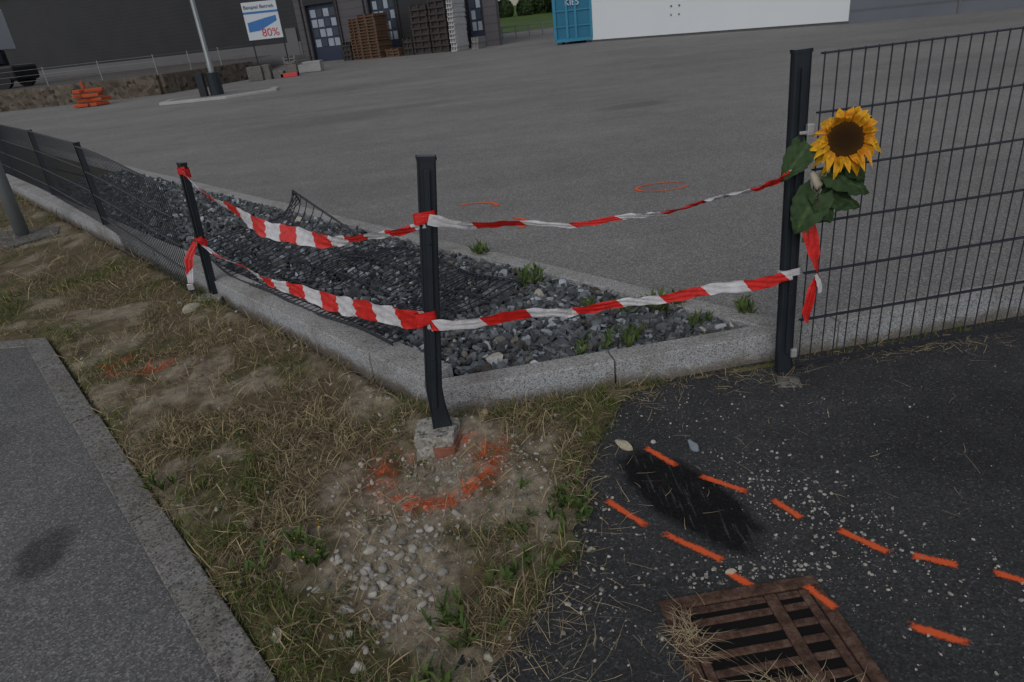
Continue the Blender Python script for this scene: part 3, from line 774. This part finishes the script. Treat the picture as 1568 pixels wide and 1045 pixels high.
# ------------------------------------------------------------------ advertising sign
sg=empty('advertising_sign');m=MB()
a=Vector((-9.38,31.33,0));b=Vector((-8.05,31.65,0));sd=(b-a).normalized();sn=Vector((sd.y,-sd.x,0))
m.tube([b+Vector((-.03,.06,.12)),b+Vector((-.03,.06,3.0))],.03,8);m.tube([a+Vector((.1,.06,.12)),a+Vector((.1,.06,3.0))],.03,8);m.make('legs',M['anth'],sg)
def sbox(u0,u1,z0,z1,off,mat,nm):
    m=MB();c=a+sd*((u0+u1)/2)+sn*off+Vector((0,0,(z0+z1)/2));m.box(c,(u1-u0)/2,.006,(z1-z0)/2,sd,sn);m.make(nm,mat,sg)
white=plain('sign_white',(.55,.60,.65),.5,.05);blue=plain('sign_blue',(.05,.17,.42),.5,.2);red=plain('sign_red',(.55,.06,.06),.5,.1);blk=plain('sign_black',(.02,.02,.03),.6)
LW=(b-a).length
sbox(0,LW,1.65,3.05,.0,white,'board');sbox(.0,LW,2.62,2.70,.008,blue,'band')
m=MB();q=[(.08,2.3),(.9,2.45),(1.25,2.5),(1.25,2.3),(.5,1.98),(.08,1.95)]
m.V+=[a+sd*u+sn*.014+Vector((0,0,z)) for u,z in q];m.F.append(tuple(range(len(q))))
m.make('blue_graphic',blue,sg)
def text(s,size,u,z,mat,par,org,dirx,nr):
    cu=bpy.data.curves.new('txt','FONT');cu.body=s;cu.size=size;ob=bpy.data.objects.new('tmp',cu);COL.objects.link(ob)
    bpy.context.view_layer.update();me=bpy.data.meshes.new_from_object(ob);bpy.data.objects.remove(ob)
    o=bpy.data.objects.new('lettering',me);COL.objects.link(o);me.materials.clear();me.materials.append(mat)
    q=org+dirx*u+nr*.02+Vector((0,0,z));o.matrix_world=Matrix(((dirx.x,0,nr.x,q.x),(dirx.y,0,nr.y,q.y),(0,1,0,q.z),(0,0,0,1)));o.parent=par
text('Beispiel Betrieb',.19,.05,2.80,blk,sg,a,sd,sn);text('80%',.42,.55,1.75,red,sg,a,sd,sn)
# ------------------------------------------------------------------ warehouse
wh=empty('warehouse_building');O=Vector((1.13,39.64,0));ee=Vector((-.851,.525,0));nin=Vector((.525,.851,0))
def clad(name,c,sc=1.0):
    k=NT(name);p=k.pos();w=k.N('ShaderNodeTexWave');w.bands_direction='Z';w.inputs['Scale'].default_value=1.3*sc;k.l.new(p,w.inputs['Vector'])
    cc=k.mix(tuple(c),k.ramp(w.outputs['Fac'],[(.0,.75),(.12,1.0)]),1,'MULTIPLY')
    cc=k.mix(cc,k.ramp(k.noise(p,.6,4),[(.3,.85),(.7,1.1)]),1,'MULTIPLY');k.color(cc);k.rough(.5);return k.m
dark=clad('anthracite_cladding',(.032,.033,.036));mid=clad('grey_cladding',(.095,.09,.10),.6);lightg=plain('plinth_grey',(.13,.13,.14),.8,.15,.5)
def fb(s0,s1,d0,d1,z0,z1,mat,nm,par=wh,bv=0):
    m=MB();c=O+ee*((s0+s1)/2)-nin*((d0+d1)/2)+Vector((0,0,(z0+z1)/2));m.box(c,(s1-s0)/2,(d1-d0)/2,(z1-z0)/2,ee,nin);return m.make(nm,mat,par,bevel=bv)
def wpoly(o1,z0,z1,mat,nm):
    A=O-nin*o1;Bq=O-nin*o1+ee*60;Cq=Bq+nin*18;Dq=A+Vector((0.0,16,0))
    m=MB();m.prism([(v.x,v.y) for v in (A,Dq,Cq,Bq)],z0,z1);m.make(nm,mat,wh)
wpoly(-.3,0,7.2,dark,'main_body');wpoly(.5,7.2,7.6,dark,'roof_edge')
fb(14.2,60,-.3,0,1.4,7.2,dark,'upper_wall');fb(14.2,60,-.3,.05,0,1.4,lightg,'plinth')
fb(0,14.2,-.3,.0,3.6,7.2,mid,'upper_wall_bay')
bays=[(.8,1.9),(6.5,8.5),(10.9,13.4)]
prev=0
glass=plain('window_glass',(.05,.06,.08),.15,.3);fr=plain('door_frame',(.03,.03,.035),.5);pan=plain('door_panel',(.035,.045,.075),.5)
pale=plain('door_window_light',(.30,.34,.40),.3,.4,2)
for (s0,s1) in bays:
    fb(prev,s0,-.3,0,0,3.6,mid if prev!=1.9 else dark,'pillar');prev=s1
    fb(s0,s1,-.29,-.2,0,3.6,pan,'roller_door')
    fb(s0,s0+.1,-.2,.03,0,3.3,fr,'jamb');fb(s1-.1,s1,-.2,.03,0,3.3,fr,'jamb');fb(s0+.0,s1-.0,-.19,.04,3.3,3.59,fr,'lintel')
    nc=4 if s1-s0>1.5 else 2;w=(s1-s0-.4)/nc
    for r_ in range(4):
        for c_ in range(nc):
            fb(s0+.2+c_*w+.05,s0+.2+(c_+1)*w-.05,-.2,-.17,.95+r_*.55,1.38+r_*.55,pale if (r_*3+c_*2)%5<3 else glass,'door_window')
fb(prev,14.2,-.3,0,0,3.6,mid,'pillar')
fb(14.4,15.3,0.05,.08,.1,2.2,lightg,'side_door')
for s_ in (2.4,6.3,8.7,10.7,13.6):fb(s_,s_+.07,.0,.09,.1,7.1,fr,'downpipe')
wood=plain('pallet_wood',(.12,.075,.05),.85,.4,3);crate=plain('dark_crate',(.05,.043,.042),.8,.4,3)
def stack(name,s0,s1,d0,d1,h,mat,layer=.15):
    e=empty(name);m=MB();z=.12
    while z<h:
        for kk in range(2):
            j=random.uniform(-.03,.03);c=O+ee*((s0+s1)/2+j)-nin*((d0+d1)/2)
            if kk==0:m.box(c+Vector((0,0,z+layer*.15)),(s1-s0)/2,(d1-d0)/2,layer*.14,ee,nin)
            else:
                for q in (-.44,0,.44):m.box(c+ee*(s1-s0)*q+Vector((0,0,z+layer*.6)),(s1-s0)*.05,(d1-d0)/2*.97,layer*.3,ee,nin)
        z+=layer
    m.box(c+Vector((0,0,h/2+.05)),(s1-s0)*.44,(d1-d0)*.40,h/2-.1,ee,nin)
    m.make('layers',mat,e);return e
stack('pallet_stack',6.2,7.5,1.2,2.4,2.35,wood);stack('pallet_stack',7.6,8.3,1.0,2.2,2.2,wood);stack('pallet_stack',4.9,5.8,1.5,2.4,.55,wood)
stack('crate_stack',2.9,4.0,1.0,2.2,2.5,crate,.3);stack('crate_stack',1.75,2.8,1.0,2.2,2.6,crate,.3);stack('crate_stack',4.1,4.7,1.2,2.2,.95,crate,.3)
stack('white_panel_stack',1.15,1.5,1.2,2.4,2.4,plain('white_boards',(.42,.42,.43),.7),.2)
stack('crate_stack',.1,.5,1.2,2.0,.7,plain('white_box',(.2,.2,.2),.7),.3)
stack('pallet_stack',12.0,13.0,2.0,3.0,.6,plain('grey_boards',(.2,.2,.2),.8),.2)
stack('crate_stack',8.6,9.2,1.2,2.0,1.0,crate,.25)
# ------------------------------------------------------------------ white + grey building
wb=empty('white_building');a=Vector((4.76,31.39,0));b=Vector((11.93,23.74,0));d=(b-a).normalized();no=Vector((d.y,-d.x,0))
if no.y>0:no=-no
def wbx(s0,s1,d0,d1,z0,z1,mat,nm,par,A=None,Dv=None,Nv=None,bv=0):
    A=A or a;Dv=Dv or d;Nv=Nv or no
    m=MB();m.box(A+Dv*((s0+s1)/2)+Nv*((d0+d1)/2)+Vector((0,0,(z0+z1)/2)),(s1-s0)/2,(d1-d0)/2,(z1-z0)/2,Dv,Nv);return m.make(nm,mat,par,bevel=bv)
LL=(b-a).length
ww=plain('white_render',(.66,.69,.72),.7,.05,.4)
wbx(0,LL,-14,0,.2,6.5,ww,'walls',wb);wbx(-.05,LL,-14.05,-.03,0,.2,plain('base_dark',(.1,.1,.1),.8),'base',wb);wbx(-.2,LL,-14.2,.2,6.5,6.8,M['anth'],'roof_edge',wb)
for q in (3.9,4.25):wbx(q,q+.06,0,.03,1.15,1.21,lightg,'wall_bracket',wb);wbx(q+.0,q+.04,0,.03,.85,.91,lightg,'wall_bracket',wb)
gb2=empty('grey_building');a2=b+Vector((.02,0,0));d2=Vector((.921,-.390,0));n2=Vector((-.390,-.921,0))
gcl=clad('blue_grey_cladding',(.12,.135,.16),.5)
wbx(0,22,-10,0,.1,6,gcl,'walls',gb2,a2,d2,n2);wbx(-.0,22.2,-10.2,.2,6,6.3,M['anth'],'roof_edge',gb2,a2,d2,n2)
wbx(3.2,4.3,0,.04,.75,1.05,fr,'vent_window',gb2,a2,d2,n2);wbx(3.0,3.06,0,.05,.1,5,lightg,'downpipe',gb2,a2,d2,n2)
# ------------------------------------------------------------------ blue container
bc=empty('blue_container');cb=plain('container_blue',(.02,.14,.24),.5,.2,2);cb2=plain('container_blue_ribs',(.035,.20,.32),.5,.2,2)
ca=Vector((3.30,31.9,0));cd=Vector((.93,-.36,0)).normalized();cn=Vector((cd.y,-cd.x,0))
def cx(s0,s1,d0,d1,z0,z1,mat,nm):return wbx(s0,s1,d0,d1,z0,z1,mat,nm,bc,ca,cd,cn)
cx(.05,1.62,-5,-.06,.3,2.4,cb,'body');cx(0,1.66,-5.05,0,2.4,2.52,cb2,'top_rail');cx(0,1.66,-5.05,0,.22,.34,cb2,'bottom_rail')
for q in (0,.52,.9,1.56):cx(q,q+.1,-.06,.02,.34,2.4,cb2,'rib')
for q in (.8,1.4,2.0):cx(.1,1.56,-.06,-.01,q,q+.05,cb2,'crossbar')
for q in range(7):cx(-.03,.05,-4.9+q*.8,-4.8+q*.8,.34,2.4,cb2,'side_rib')
cx(.1,.3,-.5,0,.12,.22,fr,'skid');cx(1.36,1.56,-.5,0,.12,.22,fr,'skid')
text('KIES',.34,.5,1.62,white,bc,ca,cd,cn)
# ------------------------------------------------------------------ retaining wall with fence on the left
m=MB();wl=[(-30,30.6),(-19,29.3),(-12.3,28.6),(-10.3,33.6)]
for i in range(3):
    p=Vector((*wl[i],0));q=Vector((*wl[i+1],0));dd_=(q-p).normalized();nn=Vector((dd_.y,-dd_.x,0));L=(q-p).length
    m.box((p+q)/2+Vector((0,0,.42)),L/2,.18,.42 ,dd_,nn)
rw=m.make('retaining_wall',granite('rubble_wall',(.12,.10,.08),7),bevel=.03)
m=MB()
for i in range(3):
    p=Vector((*wl[i],0));q=Vector((*wl[i+1],0));L=(q-p).length;n=int(L/1.7)
    for j in range(n):
        c=p.lerp(q,j/n);m.tube([c+Vector((0,0,.8)),c+Vector((.0,0,1.55))],.022,6)
    for z in (1.1,1.3,1.5):m.tube([p+Vector((0,0,z)),q+Vector((0,0,z))],.006,4)
m.make('wire_fence_posts',M['zinc'],rw)
sheet('gravel_terrace',[(-60,30.6),(-30,30.8),(-19,29.5),(-12.4,28.8),(-10.5,33.6),(-13,47.5),(-60,78)],.8,granite('terrace_gravel',(.12,.11,.10),9))
m=MB();og=plain('orange_plastic',(.40,.07,.02),.6,.4,3)
for i in range(4):
    for j in range(2):m.box((-13.95+j*.5+.09*(i%2)-.04*i,25.9+.1*(i%2)-j*.06,.19+i*.15),.25-.02*i,.28,.055,Vector((math.cos(.3*i+j),math.sin(.3*i+j),0)),Vector((-math.sin(.3*i+j),math.cos(.3*i+j),0)))
m.tube([(-13.8,25.9,.7),(-13.8,25.9,.95)],.06,8);m.make('barrier_feet_stack',og,bevel=.02)
m=MB();m.box((-9.3,30.9,.4),.3,.25,.28);m.box((-8.85,31.0,.35),.15,.2,.35);m.box((-8.4,31.1,.25),.2,.2,.14);m.make('concrete_block',M['footc'],bevel=.03)
e=empty('warning_barrier');m=MB();m.box((-7.9,31.2,.35),.25,.15,.24);m.box((-7.9,31.2,.65),.22,.12,.05);m.make('white_body',M['footc'],e,bevel=.02)
m=MB();m.box((-8.0,31.1,.2),.35,.2,.08);m.make('red_base',red,e,bevel=.02)
m=MB();m.box((-7.6,33.5,.3),.5,.4,.17);m.box((-7.5,33.5,.52),.4,.35,.05);m.make('white_pallet_load',plain('pale_load',(.35,.35,.34),.7),bevel=.02)
tr=empty('parked_truck');bx=Vector((-23.4,36.3,.8));m=MB()
dkm=plain('truck_black',(.015,.016,.018),.4);m.box(bx+Vector((.6,0,.65)),1.1,1.0,.35);m.box(bx+Vector((-.4,0,1.2)),.9,.95,.5);m.make('cab',dkm,tr,bevel=.12)
m=MB();m.box(bx+Vector((-.75,.6,2.6)),1.35,1.1,.9);m.make('box_body',plain('truck_white',(.42,.44,.47),.5,.05),tr,bevel=.04)
m=MB()
for q in (-2.8,1.0):
    for s_ in (-.9,.9):m.tube([bx+Vector((q,s_-.12,.4)),bx+Vector((q,s_+.12,.4))],.42,18)
m.make('wheels',dkm,tr)
m=MB();m.box(bx+Vector((.33,-.3,1.35)),.25,.66,.25);m.make('windscreen',glass,tr)
# ------------------------------------------------------------------ hill, hedge, house
k=NT('field_grass');k.color(k.ramp(k.noise(k.pos(),.4,6),[(.3,(.055,.10,.022)),(.7,(.085,.14,.035))]));k.rough(.95)
mk('field',[(-30,72,.125),(60,72,.125),(60,110,2.0),(-30,110,2.0),(60,190,9),(-30,190,9)],[(0,1,2,3),(3,2,4,5)],k.m)
n=14000;cx_=rng.random(n)*26-9;cl=np.floor(cx_/2.6);R_=1.8+.9*np.sin(cl*5.3)
th=rng.random(n)*6.28;ph=np.arccos(1-2*rng.random(n));rr=R_*(.70+.4*rng.random(n))
X=(cl+.5)*2.6+rr*np.sin(ph)*np.cos(th);Y=98+2*np.sin(cl*3)+rr*np.sin(ph)*np.sin(th);Z=1.4+R_*.8+rr*np.cos(ph)*1.1
tri=(np.array([[-1,-.6,0],[1,-.5,.2],[0,1,.0],[.2,.2,.6]]),np.array([[0,1,2],[0,1,3],[1,2,3]]))
g=.6+.8*rng.random(n);C=np.stack([.025*g,.045*g,.015*g],1)
inst('tree_row',[tri],np.zeros(n,int),rotm(th,ph,th*2)*.22,np.stack([X,Y,Z],1),C,M['blade'])
ho=empty('farm_house');m=MB();m.box((7.5,125,4),4,4,3);m.make('walls',plain('house_wall',(.5,.47,.4),.8),ho)
m=MB();m.V=[Vector(v) for v in ((3,120.6,6.9),(12,120.6,6.9),(12,129.4,6.9),(3,129.4,6.9),(3,125,10),(12,125,10))];m.F=[(0,1,5,4),(2,3,4,5),(0,4,3),(1,2,5)];m.make('roof',plain('roof_tiles',(.25,.08,.05),.8),ho)
m=MB()
for i in range(7):m.tube([(.8+i*.9,50,.12),(.8+i*.9,50,.9)],.04,6)
m.tube([(.8,50,.85),(6.2,50,.85)],.035,6);m.tube([(.8,50,.5),(6.2,50,.5)],.035,6);m.make('metal_railing',M['zinc'])
# ------------------------------------------------------------------ camera, light, world
cam=bpy.data.cameras.new('cam');co=bpy.data.objects.new('camera',cam);COL.objects.link(co);sc.camera=co
p_=math.radians(25.3);r_=math.radians(6.5)
R=Vector((math.cos(r_),-math.sin(r_)*math.sin(p_),-math.sin(r_)*math.cos(p_)))
U=Vector((math.sin(r_),math.cos(r_)*math.sin(p_),math.cos(r_)*math.cos(p_)))
B_=-Vector((0,math.cos(p_),-math.sin(p_)))
co.matrix_world=Matrix(((R.x,U.x,B_.x,0),(R.y,U.y,B_.y,0),(R.z,U.z,B_.z,1.45),(0,0,0,1)))
cam.lens=24;cam.sensor_width=36;cam.clip_end=1500;cam.clip_start=.02
w=bpy.data.worlds.new('World');sc.world=w;w.use_nodes=True;nt=w.node_tree;bg=nt.nodes['Background']
sky=nt.nodes.new('ShaderNodeTexSky');sky.sky_type='NISHITA';sky.sun_disc=False;sky.sun_elevation=math.radians(38);sky.sun_rotation=math.radians(200)
hs=nt.nodes.new('ShaderNodeHueSaturation');hs.inputs['Saturation'].default_value=.30
nt.links.new(sky.outputs[0],hs.inputs['Color']);nt.links.new(hs.outputs[0],bg.inputs[0]);bg.inputs[1].default_value=.095
sd_=bpy.data.lights.new('sun','SUN');sd_.energy=.7;sd_.angle=math.radians(35);sd_.color=(1,.95,.89);so=bpy.data.objects.new('sun',sd_);COL.objects.link(so)
az=math.radians(200);el=math.radians(38);dv=Vector((math.sin(az)*math.cos(el),math.cos(az)*math.cos(el),math.sin(el)))
so.rotation_euler=dv.to_track_quat('Z','Y').to_euler()
sc.view_settings.view_transform='Standard';sc.view_settings.look='None';sc.view_settings.exposure=0
